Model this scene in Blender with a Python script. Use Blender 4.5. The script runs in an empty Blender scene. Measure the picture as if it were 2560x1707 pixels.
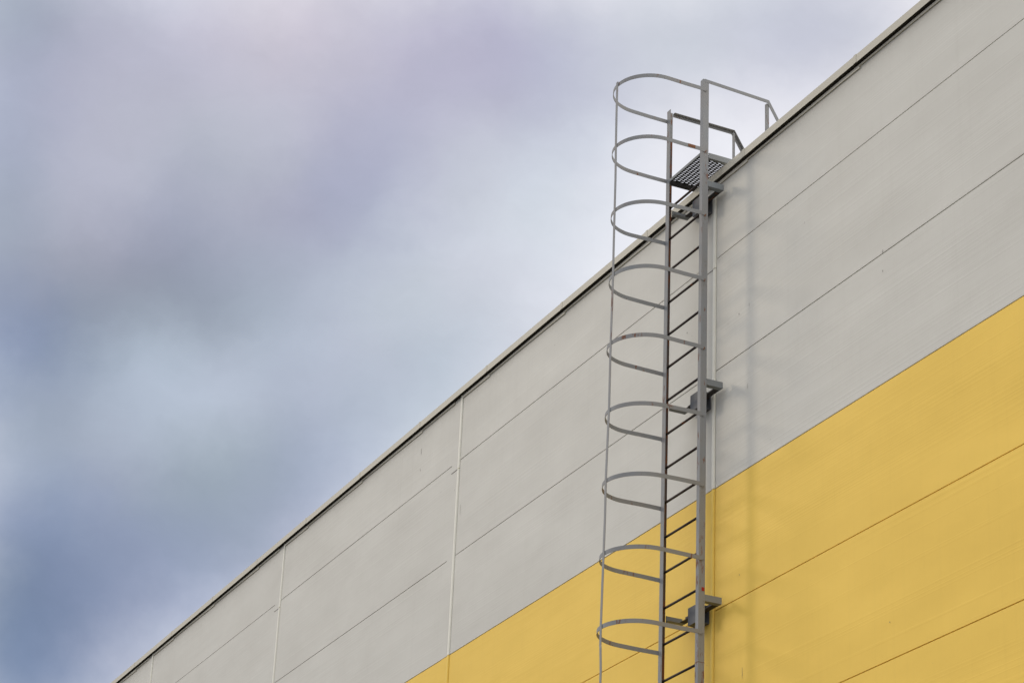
import bpy, bmesh, math, random
from mathutils import Vector, Matrix
random.seed(7)
EXPO = 0.52
SUNE, SUNANG = 0.62, 10
SKYS, ZEN = 1.0, 3.8
WHITE, YELLOW = (.70, .68, .60), (.985, .66, .13)
SC = bpy.context.scene
COL = SC.collection
ZG = 1.6                                   # camera height above the ground

# ------------------------------------------------------------ camera, light, exposure
Fw = Vector((-0.82554652, 0.37528221, 0.4214691))
Rt = Vector((0.43111011, 0.90132706, 0.041876))
Up = Vector((0.36416619, -0.21627017, 0.90587538))
cam = bpy.data.objects.new('camera', bpy.data.cameras.new('camera'))
cam.matrix_world = Matrix(((Rt.x, Up.x, -Fw.x, 0), (Rt.y, Up.y, -Fw.y, -10.3565), (Rt.z, Up.z, -Fw.z, ZG), (0, 0, 0, 1)))
cam.data.sensor_width = 36.0
cam.data.lens = 83.82
cam.data.clip_end = 2000
COL.objects.link(cam); SC.camera = cam
SC.view_settings.view_transform = 'Standard'
SC.view_settings.look = 'None'
SC.view_settings.exposure = EXPO
SC.view_settings.gamma = 1.0

SUN = Vector((-1.0, -0.60, 0.55)).normalized()
sun = bpy.data.objects.new('sun', bpy.data.lights.new('sun', 'SUN'))
sun.data.energy = SUNE
sun.data.angle = math.radians(SUNANG)
sun.data.color = (1.0, 0.87, 0.70)
sun.rotation_euler = SUN.to_track_quat('Z', 'Y').to_euler()
COL.objects.link(sun)

class NT:
    def __init__(s, tree): s.t = tree; tree.nodes.clear()
    def n(s, typ, **kw):
        nd = s.t.nodes.new(typ)
        ins = kw.pop('ins', {})
        for k, v in kw.items(): setattr(nd, k, v)
        for k, v in ins.items():
            if hasattr(v, 'is_output') or isinstance(v, bpy.types.NodeSocket): s.t.links.new(v, nd.inputs[k])
            else: nd.inputs[k].default_value = v
        return nd
    def m(s, op, a, b=0.0, c=0.0, clamp=False):
        nd = s.n('ShaderNodeMath', operation=op, use_clamp=clamp, ins={0: a, 1: b, 2: c}); return nd.outputs[0]
    def vm(s, op, a, b=None, sc=None):
        ins = {0: a}
        if b is not None: ins[1] = b
        if sc is not None: ins['Scale'] = sc
        nd = s.n('ShaderNodeVectorMath', operation=op, ins=ins)
        return nd.outputs['Value'] if op == 'DOT_PRODUCT' else nd.outputs['Vector']
    def noise(s, vec, scale, detail=3, rough=.55, **k):
        return s.n('ShaderNodeTexNoise', ins={'Vector': vec, 'Scale': scale, 'Detail': detail, 'Roughness': rough}, **k)
    def ramp(s, fac, stops):
        nd = s.n('ShaderNodeValToRGB', ins={0: fac}); e = nd.color_ramp.elements
        while len(e) < len(stops): e.new(.5)
        for i, (p, c) in enumerate(stops):
            e[i].position = p; e[i].color = c if len(c) == 4 else (*c, 1)
        return nd.outputs[0]
    def mix(s, f, a, b, bt='MIX'):
        nd = s.n('ShaderNodeMix', data_type='RGBA', blend_type=bt)
        for sock, v in ((nd.inputs[0], f), (nd.inputs[6], a), (nd.inputs[7], b)):
            if isinstance(v, bpy.types.NodeSocket): s.t.links.new(v, sock)
            else: sock.default_value = v if not isinstance(v, tuple) or len(v) == 4 else (*v, 1)
        return nd.outputs[2]

# overcast sky: lobes of lighter and darker cloud by direction, broken up by noise
SKY=[(-0.8417,0.1708,0.5123,-0.085,-0.088,-0.091),
(-0.8327,0.1899,0.5201,-0.043,-0.043,-0.035),
(-0.8302,0.2126,0.5154,-0.072,-0.071,-0.051),
(-0.8161,0.2458,0.5231,-0.036,-0.055,-0.051),
(-0.8042,0.2724,0.5283,-0.058,-0.077,-0.081),
(-0.7964,0.3016,0.5243,-0.083,-0.083,-0.061),
(-0.7878,0.3306,0.5198,-0.013,-0.026,-0.012),
(-0.8550,0.1698,0.4901,-0.016,-0.019,0.000),
(-0.8481,0.1979,0.4914,0.010,-0.004,-0.018),
(-0.8298,0.2367,0.5053,-0.049,-0.045,-0.040),
(-0.8177,0.2798,0.5031,-0.045,-0.037,-0.028),
(-0.8025,0.3219,0.5024,-0.059,-0.060,-0.059),
(-0.8023,0.3439,0.4880,-0.029,-0.029,-0.031),
(-0.8664,0.1759,0.4673,0.044,0.046,0.050),
(-0.8528,0.2165,0.4753,-0.106,-0.098,-0.100),
(-0.8411,0.2593,0.4748,-0.064,-0.063,-0.073),
(-0.8263,0.3013,0.4759,-0.097,-0.097,-0.076),
(-0.8201,0.3233,0.4721,-0.040,-0.024,-0.021),
(-0.8135,0.3452,0.4681,0.025,0.015,0.021),
(-0.8797,0.1832,0.4388,0.058,0.045,0.029),
(-0.8717,0.2108,0.4424,-0.033,-0.040,-0.023),
(-0.8629,0.2384,0.4457,-0.070,-0.069,-0.032),
(-0.8502,0.2645,0.4551,-0.022,-0.020,-0.015),
(-0.8398,0.2921,0.4577,-0.028,-0.047,-0.037),
(-0.8344,0.3145,0.4527,-0.012,-0.006,-0.012),
(-0.8284,0.3452,0.4412,-0.019,-0.025,-0.024),
(-0.8803,0.2157,0.4226,-0.091,-0.092,-0.123),
(-0.8720,0.2437,0.4244,-0.096,-0.105,-0.121),
(-0.8632,0.2636,0.4306,-0.054,-0.049,-0.069),
(-0.8539,0.2833,0.4365,-0.019,-0.006,-0.003),
(-0.8487,0.3057,0.4316,-0.004,0.005,0.004),
(-0.8430,0.3280,0.4264,-0.001,-0.003,-0.006),
(-0.8899,0.1890,0.4152,-0.032,-0.028,-0.019),
(-0.8968,0.1819,0.4033,-0.144,-0.128,-0.081),
(-0.8971,0.2013,0.3934,-0.057,-0.063,-0.050),
(-0.9070,0.1929,0.3744,-0.049,-0.041,-0.068),
(-0.8849,0.2381,0.4004,0.035,0.048,0.067),
(-0.8728,0.2608,0.4125,0.019,0.018,0.019),
(-0.8650,0.2899,0.4096,-0.035,-0.042,-0.025),
(-0.8568,0.3191,0.4051,-0.019,-0.030,-0.039),
(-0.8425,0.3450,0.4137,-0.044,-0.038,-0.030),
(-0.8967,0.2173,0.3856,-0.008,-0.013,-0.030),
(-0.8922,0.2476,0.3778,-0.081,-0.071,-0.053),
(-0.8779,0.2807,0.3880,-0.042,-0.039,-0.038),
(-0.8673,0.3169,0.3840,-0.048,-0.039,-0.039),
(-0.9113,0.2021,0.3588,-0.026,-0.020,-0.015),
(-0.9034,0.2298,0.3620,-0.032,-0.040,-0.049),
(-0.8957,0.2581,0.3621,-0.058,-0.058,-0.073),
(-0.8852,0.2853,0.3675,-0.025,-0.020,-0.058),
(-0.8748,0.3130,0.3697,-0.095,-0.082,-0.054),
(-0.9180,0.2066,0.3384,-0.078,-0.071,-0.032),
(-0.9073,0.2490,0.3388,0.003,0.008,0.017),
(-0.8945,0.2828,0.3462,-0.003,-0.001,-0.020),
(-0.8857,0.3027,0.3521,-0.108,-0.109,-0.079),
(-0.8385,0.1460,0.5250,-0.179,-0.160,-0.156),
(-0.8653,0.1596,0.4752,-0.102,-0.094,-0.080),
(-0.7727,0.3395,0.5364,-0.160,-0.155,-0.135),
(-0.7724,0.3704,0.5160,-0.130,-0.129,-0.099),
(-0.7474,0.3978,0.5320,-0.070,-0.062,-0.062),
(-0.7265,0.4273,0.5381,-0.105,-0.099,-0.078),
(-0.7028,0.4610,0.5418,-0.226,-0.211,-0.181),
(-0.8289,0.3069,0.4676,-0.066,-0.066,-0.053),
(-0.8437,0.2905,0.4515,-0.011,-0.021,-0.014),
(-0.8598,0.2752,0.4302,-0.039,-0.027,-0.034),
(-0.8721,0.2518,0.4195,-0.039,-0.045,-0.060),
(-0.8830,0.2280,0.4102,-0.050,-0.046,-0.058),
(-0.8278,0.3270,0.4559,0.002,0.009,0.004),
(-0.8433,0.3069,0.4412,-0.000,0.009,0.003),
(-0.8588,0.2932,0.4201,-0.031,-0.028,-0.014),
(-0.8733,0.2668,0.4076,0.027,0.028,0.042),
(-0.8843,0.2409,0.3999,0.043,0.057,0.081),
(-0.8901,0.2223,0.3978,-0.002,0.001,-0.000),
(-0.8722,0.1633,0.4612,-0.096,-0.090,-0.087),
(-0.8795,0.1673,0.4455,-0.088,-0.087,-0.091),
(-0.8866,0.1713,0.4296,-0.088,-0.078,-0.081),
(-0.7896,0.3804,0.4814,-0.052,-0.028,-0.029),
(-0.7389,0.4054,0.5382,-0.068,-0.060,-0.057),
(-0.8024,0.3458,0.4864,-0.025,-0.026,-0.026),
(-0.8065,0.3734,0.4585,-0.062,-0.053,-0.046),
(-0.8296,0.3659,0.4217,-0.084,-0.075,-0.072),
(-0.8480,0.3473,0.4004,-0.095,-0.074,-0.065),
(-0.9276,0.2069,0.3111,-0.064,-0.065,-0.100),
(-0.9152,0.2486,0.3172,-0.163,-0.158,-0.152),
(-0.9300,0.2288,0.2878,-0.067,-0.069,-0.047),
(-0.9379,0.2087,0.2772,-0.236,-0.215,-0.190),
(-0.9024,0.2770,0.3301,-0.139,-0.130,-0.094),
(-0.9220,0.2010,0.3309,-0.107,-0.099,-0.083)]
world = bpy.data.worlds.new('World'); SC.world = world; world.use_nodes = True
w = NT(world.node_tree)
d0 = w.vm('NORMALIZE', w.n('ShaderNodeTexCoord').outputs['Generated'])
wn = w.noise(d0, 14.0, 5, .6).outputs['Color']
wn2 = w.noise(d0, 40.0, 4, .55).outputs['Color']
warp = w.vm('SCALE', w.vm('SUBTRACT', wn, (.5, .5, .5)), sc=0.030)
warp2 = w.vm('SCALE', w.vm('SUBTRACT', wn2, (.5, .5, .5)), sc=0.016)
d = w.vm('NORMALIZE', w.vm('ADD', w.vm('ADD', d0, warp), warp2))
acc = None
for (x, y, z, r, g, b) in SKY:
    e = w.m('EXPONENT', w.m('MULTIPLY', w.m('SUBTRACT', w.vm('DOT_PRODUCT', d, (x, y, z)), 1.0), 1 / .027 ** 2))
    v = w.vm('SCALE', (r, g, b), sc=e)
    acc = v if acc is None else w.vm('ADD', acc, v)
sep = w.n('ShaderNodeSeparateXYZ', ins={0: d0})
f1 = w.noise(w.vm('MULTIPLY', d, (1, 1, 2.2)), 5.5, 8, .58).outputs['Fac']
f2 = w.noise(w.vm('MULTIPLY', d, (1, 1, 1.9)), 20.0, 10, .64).outputs['Fac']
amp = w.m('ADD', w.m('MULTIPLY', w.m('SUBTRACT', f1, .5), .09), w.m('MULTIPLY', w.m('SUBTRACT', f2, .5), .20))
zen = w.n('ShaderNodeMapRange', interpolation_type='SMOOTHSTEP', ins={0: sep.outputs[2], 1: .55, 2: 1.0, 3: 1.0, 4: ZEN}).outputs[0]
# the cloud cover thins from blue grey (left, low) to bright pale grey (right, high)
tg = w.n('ShaderNodeMapRange', interpolation_type='SMOOTHSTEP', ins={0: w.vm('DOT_PRODUCT', d0, tuple(Vector((.45, .75, .48)).normalized())), 1: -.55, 2: .70, 3: 0.0, 4: 1.0}).outputs[0]
basec = w.mix(tg, (.42, .45, .53), (.78, .76, .76))
tot = w.vm('ADD', basec, acc)
tot = w.vm('SCALE', tot, sc=w.m('MULTIPLY', w.m('ADD', 1.0, amp), zen))
# faint violet / green-blue drift of the cloud colour
t1 = w.noise(d0, 19.0, 2).outputs['Fac']
tint = w.ramp(t1, [(.38, (1.006, .998, 1.003)), (.62, (.995, 1.002, .998))])
tot = w.vm('MULTIPLY', tot, tint)
nish = w.n('ShaderNodeTexSky', sky_type='NISHITA', sun_disc=False, sun_elevation=math.asin(SUN.z), sun_rotation=math.atan2(SUN.x, SUN.y))
bg1 = w.n('ShaderNodeBackground', ins={0: nish.outputs[0], 1: 0.1})
bg2 = w.n('ShaderNodeBackground', ins={0: tot, 1: SKYS})
mx = w.n('ShaderNodeMixShader', ins={0: 0.93, 1: bg1.outputs[0], 2: bg2.outputs[0]})
w.n('ShaderNodeOutputWorld', ins={0: mx.outputs[0]})

# ------------------------------------------------------------ materials
def mat(name):
    m = bpy.data.materials.new(name); m.use_nodes = True
    n = NT(m.node_tree)
    bs = n.n('ShaderNodeBsdfPrincipled'); n.n('ShaderNodeOutputMaterial', ins={0: bs.outputs[0]})
    return m, n, bs
def setin(n, bs, **k):
    for key, v in k.items():
        key = key.replace('_', ' ')
        if isinstance(v, bpy.types.NodeSocket): n.t.links.new(v, bs.inputs[key])
        else: bs.inputs[key].default_value = v if not (isinstance(v, tuple) and len(v) == 3) else (*v, 1)

def panel_mat(name, base, dirt):
    m, n, bs = mat(name)
    pos = n.n('ShaderNodeNewGeometry').outputs['Position']
    oi = n.n('ShaderNodeObjectInfo').outputs['Random']
    # dust film: broad clouds, thin vertical run marks, tiny specks
    a = n.noise(n.vm('MULTIPLY', pos, (.5, 1, 1.2)), 1.3, 6, .6).outputs['Fac']
    b = n.noise(n.vm('MULTIPLY', pos, (14, 1, .35)), 1.0, 4, .6).outputs['Fac']
    c = n.noise(n.vm('MULTIPLY', pos, (1, 1, .4)), 26.0, 2, .5).outputs['Fac']
    g = n.noise(pos, 90.0, 3, .6).outputs['Fac']
    sp = n.ramp(c, [(.775, (0, 0, 0)), (.80, (1, 1, 1))])
    run = n.ramp(b, [(.52, (0, 0, 0)), (.80, (1, 1, 1))])
    df = n.m('ADD', n.m('MULTIPLY', n.ramp(a, [(.3, (0, 0, 0)), (.75, (1, 1, 1))]), .16), n.m('MULTIPLY', run, .05))
    df = n.m('ADD', df, n.m('MULTIPLY', g, .08))
    col = n.mix(df, base, dirt)
    col = n.mix(n.m('MULTIPLY', sp, .45), col, (.16, .13, .10))
    col = n.mix(n.m('MULTIPLY', oi, .10), col, tuple(x * .86 for x in base))
    # micro-ribs run along the panel; broad oil-canning of the sheet
    rib = n.noise(n.vm('MULTIPLY', pos, (.03, 0, 9.0)), 1.0, 3, .6).outputs['Fac']
    rr = n.ramp(rib, [(.46, (0, 0, 0)), (.5, (1, 1, 1)), (.54, (0, 0, 0))])
    rr = n.m('MULTIPLY', rr, n.noise(n.vm('MULTIPLY', pos, (.8, 0, 6.0)), 1.0, 3).outputs['Fac'])
    oc = n.noise(n.vm('MULTIPLY', pos, (.9, 0, 1.6)), 1.0, 2, .4).outputs['Fac']
    h = n.m('ADD', n.m('MULTIPLY', rr, .0007), n.m('MULTIPLY', oc, .010))
    bp = n.n('ShaderNodeBump', ins={'Height': h, 'Distance': 1.0, 'Strength': 1.0})
    setin(n, bs, Base_Color=col, Roughness=n.m('ADD', .42, n.m('MULTIPLY', a, .16)), Normal=bp.outputs[0], Specular_IOR_Level=.03)
    return m
M_WHITE = panel_mat('white_coated_steel', WHITE, (.30, .26, .20))
M_YEL = panel_mat('yellow_coated_steel', YELLOW, (.42, .27, .07))

def flat_mat(name, col, rough=.6, metal=0.0, var=.25, scale=9):
    m, n, bs = mat(name)
    pos = n.n('ShaderNodeNewGeometry').outputs['Position']
    a = n.noise(pos, scale, 5, .6).outputs['Fac']
    setin(n, bs, Base_Color=n.mix(n.m('MULTIPLY', a, var), col, tuple(x * .4 for x in col)), Roughness=rough, Metallic=metal, Specular_IOR_Level=.1)
    return m
M_CAP = flat_mat('cream_coated_flashing', (.60, .56, .45), .55, 0, .22, 5)
M_TRIM = flat_mat('pale_drip_trim', (.80, .75, .62), .55, 0, .1, 5)
M_LIPW = flat_mat('white_bead', (.90, .865, .73), .5, 0, .10, 5)
M_LIPY = flat_mat('yellow_bead', (.98, .67, .13), .5, 0, .12, 5)
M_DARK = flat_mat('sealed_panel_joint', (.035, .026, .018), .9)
M_ROOF = flat_mat('roof_membrane', (.22, .22, .21), .85)
M_ASPH = flat_mat('asphalt', (.07, .068, .064), .9, 0, .4, 60)

def steel_mat(name, col, rust_amt, rough=.62):
    m, n, bs = mat(name)
    pos = n.n('ShaderNodeNewGeometry').outputs['Position']
    st = n.noise(n.vm('MULTIPLY', pos, (1, 1, .25)), 22.0, 6, .65).outputs['Fac']
    fine = n.noise(pos, 75.0, 4, .6).outputs['Fac']
    big = n.noise(pos, 2.3, 3, .5).outputs['Fac']
    hue = n.noise(pos, 4.5, 2, .5).outputs['Fac']
    c = n.mix(n.m('MULTIPLY', fine, .35), col, tuple(x * .6 for x in col))
    c = n.mix(hue, n.mix(1.0, c, (1.05, .99, .93), 'MULTIPLY'), n.mix(1.0, c, (.92, .99, 1.07), 'MULTIPLY'))
    r = n.m('MULTIPLY', st, n.m('ADD', .62, n.m('MULTIPLY', big, .76)))
    mask = n.ramp(r, [(.70 - rust_amt, (0, 0, 0)), (.78 - rust_amt, (1, 1, 1))])
    rc = n.mix(fine, (.10, .035, .018), (.30, .12, .05))
    c = n.mix(n.m('MULTIPLY', mask, .85), c, rc)
    bp = n.n('ShaderNodeBump', ins={'Height': n.m('ADD', n.m('MULTIPLY', fine, .0006), n.m('MULTIPLY', mask, .0006)), 'Distance': 1.0, 'Strength': .6})
    setin(n, bs, Base_Color=c, Roughness=n.m('ADD', rough, n.m('MULTIPLY', mask, .3)), Normal=bp.outputs[0], Specular_IOR_Level=.12)
    return m
M_STEEL = steel_mat('grey_painted_steel', (.285, .285, .275), .075)
M_BRKT = steel_mat('grey_bracket_steel', (.25, .26, .255), .04)
M_RUSTY = steel_mat('rusting_primer_steel', (.11, .085, .075), .20)
M_DKBR = steel_mat('shaded_crossbar_steel', (.05, .045, .042), .10)  # base colour darkened to paint in the shade under the crossbar
M_CLAMP = steel_mat('dull_clamp_steel', (.14, .145, .15), .06)
M_RUNG = steel_mat('bare_rung_steel', (.055, .042, .036), .10)
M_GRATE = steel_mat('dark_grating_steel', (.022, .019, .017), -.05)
M_RUST = flat_mat('rust', (.27, .13, .07), .9, 0, .8, 60)
M_SCUFF = flat_mat('grime', (.26, .23, .19), .8, 0, .3, 40)
M_RED = flat_mat('red_lead_paint', (.40, .04, .025), .7, 0, .5, 50)

# ------------------------------------------------------------ builders
def link(name, me, parent=None, loc=(0, 0, 0)):
    o = bpy.data.objects.new(name, me); o.location = loc; COL.objects.link(o)
    if parent is not None: o.parent = parent
    return o
def tag(o, label=None, cat=None, kind=None, group=None):
    for k, v in (('label', label), ('category', cat), ('kind', kind), ('group', group)):
        if v: o[k] = v
    return o
def mesh(name, verts, faces, m, fix=True):
    me = bpy.data.meshes.new(name); me.from_pydata([tuple(v) for v in verts], [], faces)
    if fix:
        bm = bmesh.new(); bm.from_mesh(me); bmesh.ops.recalc_face_normals(bm, faces=bm.faces); bm.to_mesh(me); bm.free()
    me.materials.append(m); return me
class MB:
    def __init__(s): s.v = []; s.f = []
    def box(s, x0, x1, y0, y1, z0, z1, xf=None):
        b = len(s.v)
        p = [Vector((x, y, z)) for z in (z0, z1) for x, y in ((x0, y0), (x1, y0), (x1, y1), (x0, y1))]
        if xf: p = [xf(q) for q in p]
        s.v += p
        s.f += [tuple(b + i for i in q) for q in ((3, 2, 1, 0), (4, 5, 6, 7), (0, 1, 5, 4), (1, 2, 6, 5), (2, 3, 7, 6), (3, 0, 4, 7))]
        return s
    def prism(s, prof, a, b_, place):
        """closed 2D profile swept from a to b_; place(t, u, v) -> point"""
        n = len(prof); b = len(s.v)
        for t in (a, b_):
            s.v += [Vector(place(t, u, v)) for u, v in prof]
        for i in range(n):
            j = (i + 1) % n; s.f.append((b + i, b + j, b + n + j, b + n + i))
        s.f += [tuple(b + i for i in range(n))[::-1], tuple(b + n + i for i in range(n))]
        return s
    def cyl(s, p, q, r, n=10):
        p = Vector(p); q = Vector(q); d = (q - p).normalized()
        a = d.orthogonal().normalized(); c = d.cross(a); b = len(s.v)
        for e in (p, q):
            s.v += [e + (a * math.cos(t) + c * math.sin(t)) * r for t in (2 * math.pi * i / n for i in range(n))]
        for i in range(n):
            j = (i + 1) % n; s.f.append((b + i, b + j, b + n + j, b + n + i))
        s.f += [tuple(b + i for i in range(n))[::-1], tuple(b + n + i for i in range(n))]
        return s
    def me(s, name, m, bevel=0.0, org=(0, 0, 0)):
        o = Vector(org)
        me = mesh(name, [Vector(v) - o for v in s.v], s.f, m)
        if bevel:
            bm = bmesh.new(); bm.from_mesh(me)
            ed = [e for e in bm.edges if len(e.link_faces) == 2 and e.calc_face_angle(0) > .5]
            bmesh.ops.bevel(bm, geom=ed, offset=bevel, segments=2, affect='EDGES', profile=.5)
            for f in bm.faces: f.smooth = False
            bm.to_mesh(me); bm.free()
        return me

# ------------------------------------------------------------ ground
g = mesh('ground', [(-900, -900, 0), (900, -900, 0), (900, 900, 0), (-900, 900, 0)], [(0, 1, 2, 3)], M_ASPH)
tag(link('ground', g), kind='structure')

# ------------------------------------------------------------ warehouse
BX = -18.055
SP = 6.05
seams = [BX + SP * i for i in range(-5, 4)]
X0, X1 = seams[0], seams[-1] + SP
TOP = 11.455 + ZG
rows = [TOP - .014] + [10.616 + ZG - 1.2 * i for i in range(0, 10)] + [.35]
house = link('warehouse', None)
tag(house, 'large industrial hall clad in white panels above yellow panels, with a cream roof edge', 'building')
cache = {}
def panel(w_, h_, m):
    k = (round(w_, 3), round(h_, 3), m.name)
    if k not in cache:
        e, rc = .003, .004
        L = [(0, rc, 0), (w_, rc, 0), (w_, rc, h_), (0, rc, h_), (e, 0, e), (w_ - e, 0, e), (w_ - e, 0, h_ - e), (e, 0, h_ - e),
             (0, .09, 0), (w_, .09, 0), (w_, .09, h_), (0, .09, h_)]
        F = [(4, 5, 6, 7), (0, 1, 5, 4), (1, 2, 6, 5), (2, 3, 7, 6), (3, 0, 4, 7), (0, 8, 9, 1), (1, 9, 10, 2), (2, 10, 11, 3), (3, 11, 8, 0), (8, 11, 10, 9)]
        cache[k] = mesh('wall_panel', L, F, m)
    return cache[k]
GAP = .0048
YB = 8.216 + ZG
for i, s in enumerate(seams):
    for j in range(len(rows) - 1):
        zt, zb = rows[j], rows[j + 1]
        m = M_WHITE if zb > YB - .05 else M_YEL
        link('wall_panel', panel(SP - .012, zt - zb - GAP, m), house, (s + .005, random.uniform(-.0006, .0006), zb + GAP / 2))
b = MB().box(X0, X1, .016, .08, .3, TOP + .03)          # dark core seen through the joints, inside the panels
o = link('panel_core', b.me('panel_core', M_DARK), house)
b = MB().box(X0, X1, .0, .2, 0, .34); link('plinth', b.me('plinth', flat_mat('concrete', (.32, .31, .29), .85)), house)
b = MB().box(X0, X1, .42, 40, .1, 10.9 + ZG); link('hall_body', b.me('hall_body', M_ROOF), house)
b = MB().box(X0, X1, .092, .40, 10.9 + ZG, 11.50 + ZG); link('parapet', b.me('parapet', M_DARK), house)

# cover strips over the vertical seams: flat plate with a raised lip on its right edge
prof = [(-.235, -.0005), (-.230, -.004), (-.062, -.004), (-.062, .004), (-.235, .004)]
lip = [(-.0618, .003), (-.0618, -.0045), (-.042, -.0125), (-.018, -.0155), (-.006, -.011), (-.0015, -.004), (-.001, .003)]
def strip(s, z0, z1, m):
    b = MB().prism(prof, z0, z1, lambda t, u, v: (u, v, t))
    o = link('cover_strip', b.me('cover_strip', m, org=(0, 0, z0)), house, (s, 0, z0))
    b = MB().prism(lip, z0, z1, lambda t, u, v: (u, v, t))
    link('raised_lip', b.me('raised_lip', M_LIPW if m is M_WHITE else M_LIPY, org=(0, 0, z0)), o)
for s in seams[1:]:
    a = 10.52 + ZG + random.uniform(-.015, .015)
    strip(s, a + .004, TOP - .004, M_WHITE)
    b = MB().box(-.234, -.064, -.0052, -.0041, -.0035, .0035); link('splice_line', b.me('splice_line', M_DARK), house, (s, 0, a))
    strip(s, YB + .003, a - .006, M_WHITE)
    strip(s, 4.9 + ZG, YB - .004, M_YEL)
    strip(s, .36, 4.892 + ZG, M_YEL)

# scuffs and drips on the panels
for (x, z, h_, w_) in ((-25.333, 11.15, .10, .008), (-25.331, 10.905, .03, .010), (-17.462, 9.035, .06, .005), (-17.602, 7.232, .012, .010), (-15.204, 9.429, .05, .007),
                       (-15.21, 9.25, .02, .008), (-15.241, 6.127, .012, .010), (-17.617, 9.841, .02, .012), (-17.55, 6.30, .12, .005), (-24.02, 9.95, .16, .005), (-18.62, 10.05, .02, .012), (-17.43, 9.86, .04, .004)):
    zz = z + ZG
    me_ = mesh('scuff_mark', [(-w_ / 2, 0, -h_ * .2), (0, 0, -h_ / 2), (w_ / 2, 0, -h_ * .1), (w_ * .3, 0, h_ / 2), (-w_ * .4, 0, h_ * .4), (0, .001, 0)], [(0, 1, 2, 3, 4), (0, 5, 1), (1, 5, 2), (2, 5, 3), (3, 5, 4), (4, 5, 0)], M_SCUFF)
    link('scuff_mark', me_, house, (x, -.0028, zz))

# cap flashing pieces (open underneath) and drip trim below them
ends = [-17.447 + 1.968 * i for i in range(-14, 12)]
CT, CB, CY = 11.532 + ZG, 11.452 + ZG, -.052
for a, b_ in zip(ends[:-1], ends[1:]):
    if b_ < X0 + .3 or a > X1 - .2: continue
    dz = random.uniform(-.002, .002)
    pr_ = [(CY, CB), (CY + .003, CB), (CY + .003, CT - .004), (.41, CT + .05), (.43, CT - .10), (.434, CT - .10), (.415, CT + .056), (CY, CT)]
    m_ = MB().prism(pr_, a + .0015, b_ - .0015, lambda t, u, v: (t, u, v + dz))
    link('roof_cap', m_.me('roof_cap', M_CAP, org=(a, 0, CB)), house, (a, 0, CB))
    # overlap joint: a standing lap plate at the piece's end
    m_ = MB().prism([(CY - .0025, CB + .001), (CY - .0005, CB + .001), (CY - .0005, CT + .002), (.38, CT + .056), (.38, CT + .0585), (CY - .0025, CT + .005)],
                    b_ - .03, b_ + .012, lambda t, u, v: (t, u, v + dz))
    link('cap_joint', m_.me('cap_joint', M_CAP, org=(b_, 0, CB)), house, (b_, 0, CB))
    # drip trim: bottom edge hangs lower towards the right end, cut away at cover strips
    def drip(xa, xb):
        za = 11.428 + ZG - .020 * (xa - a) / (b_ - a); zb = 11.428 + ZG - .020 * (xb - a) / (b_ - a)
        v = []
        for x, z in ((xa, za), (xb, zb)):
            v += [(x, -.014, z), (x, -.014, TOP - .011), (x, -.0008, TOP - .006), (x, -.0008, z + .004)]
        me_ = mesh('drip_trim', [(p[0] - xa, p[1], p[2] - CB) for p in v], [(0, 1, 5, 4), (1, 2, 6, 5), (2, 3, 7, 6), (3, 0, 4, 7), (3, 2, 1, 0), (4, 5, 6, 7)], M_TRIM)
        link('drip_trim', me_, house, (xa, 0, CB))
    cuts = [(s - .237, s + .002) for s in seams if a < s - .24 and s < b_]
    xa = a + .001
    for c0, c1 in cuts:
        drip(xa, c0); xa = c1
    drip(xa, b_ - .001)

# ------------------------------------------------------------ caged ladder
LX, LY = -18.2, -.26
lad = link('caged_ladder', None, None, (LX, LY, 2.4))
tag(lad, 'grey steel roof ladder with a hooped safety cage, fixed to the wall by brackets', 'ladder')
def lp(name, b, m, bevel=0.0, parent=lad, loc=None):
    """add a part whose geometry is given in world coordinates"""
    c = loc or tuple(sum((v[i] for v in b.v), 0.0) / len(b.v) for i in range(3))
    me_ = b.me(name, m, bevel, org=c)
    base = Vector((LX, LY, 2.4)); par = parent
    pw = Vector(par['wl']) if 'wl' in par else base
    o = link(name, me_, parent, tuple(Vector(c) - pw))
    o['wl'] = list(c)
    return o
lad['wl'] = [LX, LY, 2.4]
XR, XL, YF = -17.83, -18.57, -.293
T = .006
def angle_prof(a, b_, t=T):      # L profile: legs along +u (a) and +v (b_), corner at the origin
    return [(0, 0), (a, 0), (a, t), (t, t), (t, b_), (0, b_)]
ZB, ZT = 2.4, 12.452 + ZG
# right rail in two lengths with a splice
ZJ = 6.43 + ZG
b = MB().prism(angle_prof(.055, .066), ZJ + .002, ZT + .005, lambda t, u, v: (XR - u, YF + v, t)); railR = lp('rail', b, M_STEEL, .0012)
b = MB().prism(angle_prof(.055, .066), ZB, ZJ - .002, lambda t, u, v: (XR + .002 - u, YF + v - .001, t)); lp('rail', b, M_STEEL, .0012)
b = MB().prism([(-.0012, -.0012), (.0565, -.0012), (.0565, .001), (.001, .001), (.001, .067), (-.0012, .067)], ZJ - .004, ZJ + .004, lambda t, u, v: (XR - u, YF + v, t)); lp('splice_weld', b, M_RUSTY)
b = MB().prism(angle_prof(.066, .063), ZB, ZT, lambda t, u, v: (XL + u, YF + v, t)); railL = lp('rail', b, M_STEEL, .0012)
# rusty inner face of the left rail
b = MB().box(XL + T + .0003, XL + T + .0013, YF + T + .001, YF + .062, ZB + .01, ZT - .3); lp('rusty_inner_face', b, M_RUSTY, 0, railL)

# rungs
rme = MB().cyl((XL + T + .002, -.262, 0), (XR - T, -.262, 0), .012, 12).me('rung', M_RUNG, org=(LX, 0, 0))
for p in rme.polygons: p.use_smooth = len(p.vertices) == 4
z = 11.33 + ZG
while z > ZB + .1:
    link('rung', rme, lad, (0, -LY, z - 2.4)); z -= .35
wme = None
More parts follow.
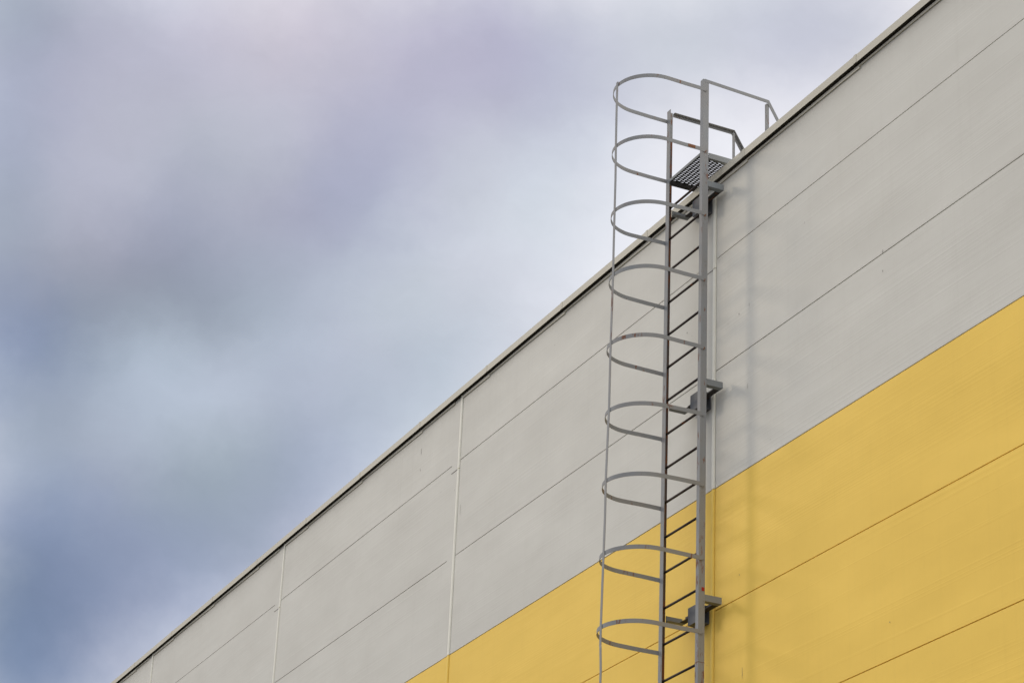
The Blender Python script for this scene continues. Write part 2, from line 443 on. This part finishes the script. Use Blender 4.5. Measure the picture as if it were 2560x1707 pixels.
# hoops
hz = [12.343, 11.651, 10.942, 10.240, 9.521, 8.830, 8.125, 7.415, 6.712, 6.01, 5.31, 4.61, 3.91, 3.21, 2.51]
hl = [.40, .395, .388, .390, .393, .393, .404, .410, .416] + [.416] * 6
for i, (zc, L) in enumerate(zip(hz, hl)):
    zc += ZG; R = .3725; pts = []
    pts.append((XR + .0035, YF + .036)); pts.append((XR + .0035, YF + .0)); 
    pts.append((LX + R, YF - L * .5)); cy = YF - L + .006
    for k in range(0, 33):
        a = math.pi * k / 32; pts.append((LX + R * math.cos(a), cy - R * math.sin(a)))
    pts += [(LX - R, YF - L * .5), (XL - .0035, YF), (XL - .0035, YF + .036)]
    # tiny hand-made irregularity
    ph = random.uniform(0, 6); tl = random.uniform(-.006, .006)
    P = [Vector((x, y, zc + .004 * math.sin(ph + y * 6) + tl * (x - LX))) for x, y in pts]
    b = MB(); hh, th = .0205, .0022
    for k, p in enumerate(P):
        q = (P[min(k + 1, len(P) - 1)] - P[max(k - 1, 0)]); nrm = Vector((q.y, -q.x, 0)).normalized()
        b.v += [p + nrm * th + Vector((0, 0, hh)), p + nrm * th - Vector((0, 0, hh)), p - nrm * th - Vector((0, 0, hh)), p - nrm * th + Vector((0, 0, hh))]
    for k in range(len(P) - 1):
        for e in range(4):
            b.f.append((4 * k + e, 4 * k + (e + 1) % 4, 4 * k + 4 + (e + 1) % 4, 4 * k + 4 + e))
    n_ = len(P) * 4
    b.f += [(3, 2, 1, 0), (n_ - 4, n_ - 3, n_ - 2, n_ - 1)]
    ho = lp('cage_hoop', b, M_STEEL)
    # weld beads where the hoop meets the rail
    for (x, y, z_, s_) in ((XR + .004, YF + .036, zc - .008, .009), (XR + .004, YF + .030, zc - .022, .008), (XL - .004, YF + .002, zc - .019, .007)):
        wb = MB(); ico = bmesh.new(); bmesh.ops.create_icosphere(ico, subdivisions=1, radius=s_)
        wb.v = [Vector((x + v.co.x * .5, y + v.co.y * random.uniform(.8, 1.5), z_ + v.co.z * random.uniform(.6, 1.2))) for v in ico.verts]
        wb.f = [tuple(v.index for v in f.verts) for f in ico.faces]; ico.free()
        lp('weld_bead', wb, M_RUST if i in (1, 2, 3, 4) else M_STEEL, 0, ho)
    if i == 1:      # rust patch on the near leg
        b = MB().box(XR + .0028 + .003, XR + .0068, YF - .165, YF - .085, zc - .017, zc + .018, lambda q: Vector((q.x, q.y, q.z + (q.y - YF) * .0)))
        lp('rust_patch', b, M_RUST, 0, ho)
# single vertical cage bar, welded outside the front of the hoops
fr = [(LX, YF - L - R_ + .006, zc + ZG) for (L, zc, R_) in [(l, z_, .3725) for l, z_ in zip(hl, hz)]]
fr[0] = (fr[0][0], fr[0][1], fr[0][2] + .035)
b = MB()
jog = {8: -.0}
pts = []
for k, (x, y, z_) in enumerate(fr):
    pts.append((x + random.uniform(-.006, .006), y, z_))
    if k < len(fr) - 1:
        y2 = fr[k + 1][1]; bow = random.uniform(-.006, .006)
        pts.append((x + bow, (y + y2) / 2 + random.uniform(-.003, .003), (z_ + fr[k + 1][2]) / 2))
pts = [p for p in pts if p[2] > 6.60 + ZG] + [(LX, pts[18][1], 6.54 + ZG), (LX + .010, pts[18][1] - .003, 6.52 + ZG), (LX + .022, pts[18][1], 6.30 + ZG)] + [(x + .018, y, z_) for x, y, z_ in pts if z_ < 6.2 + ZG]
for (x, y, z_) in pts:
    b.v += [Vector((x - .018, y - .0085, z_)), Vector((x + .018, y - .0085, z_)), Vector((x + .018, y - .0030, z_)), Vector((x - .018, y - .0030, z_))]
for k in range(len(pts) - 1):
    for e in range(4):
        b.f.append((4 * k + e, 4 * k + (e + 1) % 4, 4 * k + 4 + (e + 1) % 4, 4 * k + 4 + e))
n_ = len(pts) * 4; b.f += [(3, 2, 1, 0), (n_ - 4, n_ - 3, n_ - 2, n_ - 1)]
lp('cage_bar', b, M_STEEL)

# wall brackets: angle iron legs and crossbar, channel clamp on the wall
br = link('wall_bracket', None, lad)
def bracket(zt, clamp_dz):
    c = (LX, -.12, zt); root = link('wall_bracket', None, lad, tuple(Vector(c) - Vector((LX, LY, 2.4)))); root['wl'] = list(c)
    A = .063
    for sx, x in ((-1, XR - .0015), (1, XL + T + .0025)):
        b = MB().prism([(0, 0), (0, -A), (A, -A), (A, -A + T), (T, -A + T), (T, 0)], YF + .067, -.050, lambda t, u, v: (x + sx * u, t, zt + v))
        lp('leg', b, M_BRKT, .001, root)
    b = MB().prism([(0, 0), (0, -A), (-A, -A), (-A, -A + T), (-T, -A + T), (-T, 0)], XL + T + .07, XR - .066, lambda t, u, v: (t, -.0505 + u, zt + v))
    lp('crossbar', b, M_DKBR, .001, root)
    # short piece of channel tube, open at both ends
    x0, x1, y0, y1, z0, z1, t = -18.30, -18.135, -.137, -.0015, zt + clamp_dz - .185, zt + clamp_dz - .015, .006
    b = MB()
    for r in ((x0, x1, y0, y0 + t, z0, z1), (x0, x1, y1 - t, y1, z0, z1), (x0, x1, y0 + t, y1 - t, z1 - t, z1), (x0, x1, y0 + t, y1 - t, z0, z0 + t)):
        b.box(*r)
    lp('clamp', b, M_CLAMP, 0, root)
bpy.data.objects.remove(br)
bracket(11.322 + ZG, .02); bracket(9.205 + ZG, .03); bracket(7.073 + ZG, .03); bracket(4.95 + ZG, .03); bracket(2.85 + ZG, .03)
b = MB().box(XR + .0008, XR + .0022, -.262, -.232, 7.10 + ZG, 7.135 + ZG); lp('red_paint_patch', b, M_RED, 0, railR)

# scratched paint and rust flecks on the near face of the rail
for zc in (11.40, 11.62, 10.86, 10.42, 10.16, 9.42, 8.02, 6.98, 9.0, 7.7):
    b = MB()
    for k in range(random.randint(3, 7)):
        y = YF + random.uniform(.012, .060); z = zc + ZG + random.uniform(-.06, .06); a_ = random.uniform(.002, .005); c_ = random.uniform(.004, .014)
        b.box(XR + .0007, XR + .0016, y, y + a_, z, z + c_)
    lp('rust_flecks', b, M_RUST if zc > 11 else M_SCUFF, 0, railR)

# step-over platform
PZ = 11.632 + ZG
plat = link('platform', None, lad, tuple(Vector((LX, .1, PZ)) - Vector((LX, LY, 2.4)))); plat['wl'] = [LX, .1, PZ]
PY0, PY1 = -.300, .62
A = .06
b = MB().prism([(0, 0), (0, -A), (-.04, -A), (-.04, -A + T), (-T, -A + T), (-T, 0)], PY0 + .08, PY1, lambda t, u, v: (XR + u, t, PZ + v)); lp('side_beam', b, M_BRKT, .001, plat)
b = MB().prism([(0, 0), (0, -A - .008), (.04, -A - .008), (.04, -A - .002), (T, -A - .002), (T, 0)], PY0 + .08, PY1, lambda t, u, v: (XL + .075 + u, t, PZ + v)); lp('side_beam', b, M_GRATE, .001, plat)  # left beam takes near-black steel to paint in its shaded inner face
b = MB().box(XL + .068, XR - .056, PY0 + .004, PY0 + .010, PZ - .028, PZ + .002); lp('front_beam', b, M_BRKT, .001, plat)
b = MB().box(XL + .075, XR, PY1 + .001, PY1 + .007, PZ - .06, PZ); lp('rear_beam', b, M_BRKT, 0, plat)
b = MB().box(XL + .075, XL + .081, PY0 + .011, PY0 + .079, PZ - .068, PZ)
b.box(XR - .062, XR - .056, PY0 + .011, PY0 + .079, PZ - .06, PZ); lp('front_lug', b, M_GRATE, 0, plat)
b = MB(); sw, lw = .0168, .086; k = 0
x = XL + .083
while x < XR - .010:
    y = PY0 + .012 + (0 if k % 2 else 0); side = 1 if k % 2 else -1
    q = 0
    while y < PY1 - .002:
        y2 = min(y + lw / 2, PY1)
        s1 = side * (1 if q % 2 == 0 else -1) * sw / 2
        xa, xb = x - s1, x + s1
        wv = .0031
        v = [(xa - wv, y, PZ - .010), (xa + wv, y, PZ - .006), (xb + wv, y2, PZ - .006), (xb - wv, y2, PZ - .010),
             (xa - wv, y, PZ - .0045), (xa + wv, y, PZ - .0015), (xb + wv, y2, PZ - .0015), (xb - wv, y2, PZ - .0045)]
        n0 = len(b.v); b.v += [Vector(p) for p in v]
        b.f += [tuple(n0 + i for i in f) for f in ((0, 1, 2, 3), (7, 6, 5, 4), (0, 4, 5, 1), (3, 2, 6, 7), (0, 3, 7, 4), (1, 5, 6, 2))]
        y = y2; q += 1
    x += sw; k += 1
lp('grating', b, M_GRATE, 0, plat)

# handrails over the parapet, each a bent angle with one post
def path_angle(name, pts, sgn, m):
    """angle iron: vertical flange outside, horizontal flange on top turned inwards (sgn = direction inwards)"""
    b = MB(); V, H, t = .036, .038, .005
    prof_ = [(0, 0), (0, -V), (t * sgn, -V), (t * sgn, -t), (H * sgn, -t), (H * sgn, 0)]
    for k, (x, y, z) in enumerate(pts):
        if 0 < k < len(pts) - 1:
            a_ = (Vector(pts[k]) - Vector(pts[k - 1])).normalized(); c_ = (Vector(pts[k + 1]) - Vector(pts[k])).normalized()
        else:
            a_ = c_ = (Vector(pts[min(k + 1, len(pts) - 1)]) - Vector(pts[max(k - 1, 0)])).normalized()
        n1 = Vector((0, -a_.z, a_.y)); n2 = Vector((0, -c_.z, c_.y)); n = (n1 + n2).normalized(); n = n / max(.3, n.dot(n1))
        b.v += [Vector((x + u, y, z)) + n * v for u, v in prof_]
    for k in range(len(pts) - 1):
        for e in range(6):
            f = (e + 1) % 6; b.f.append((6 * k + e, 6 * k + f, 6 * k + 6 + f, 6 * k + 6 + e))
    n_ = 6 * len(pts); b.f += [tuple(range(6))[::-1], tuple(range(n_ - 6, n_))]
    return lp(name, b, m, 0)
HZ = 12.448 + ZG
hr = path_angle('handrail', [(XR + .001, YF + .02, HZ + .012), (XR + .001, .468, HZ - .018), (XR + .001, 1.20, 11.20 + ZG)], -1, M_STEEL)
b = MB().prism(angle_prof(.03, .03, .004), PZ - .9, HZ - .06, lambda t, u, v: (XR - .006 - u, .44 + v, t)); lp('post', b, M_STEEL, 0, hr)
hl_ = path_angle('handrail', [(XL + .006, YF + .065, HZ - .006), (XL + .006, .478, HZ - .010), (XL + .006, 1.20, 11.28 + ZG)], 1, M_STEEL)
b = MB().prism(angle_prof(.03, .03, .004), PZ - .9, HZ - .05, lambda t, u, v: (XL + .04 + u, .45 + v, t)); lp('post', b, M_STEEL, 0, hl_)


for o in list(bpy.data.objects):
    if 'wl' in o: del o['wl']
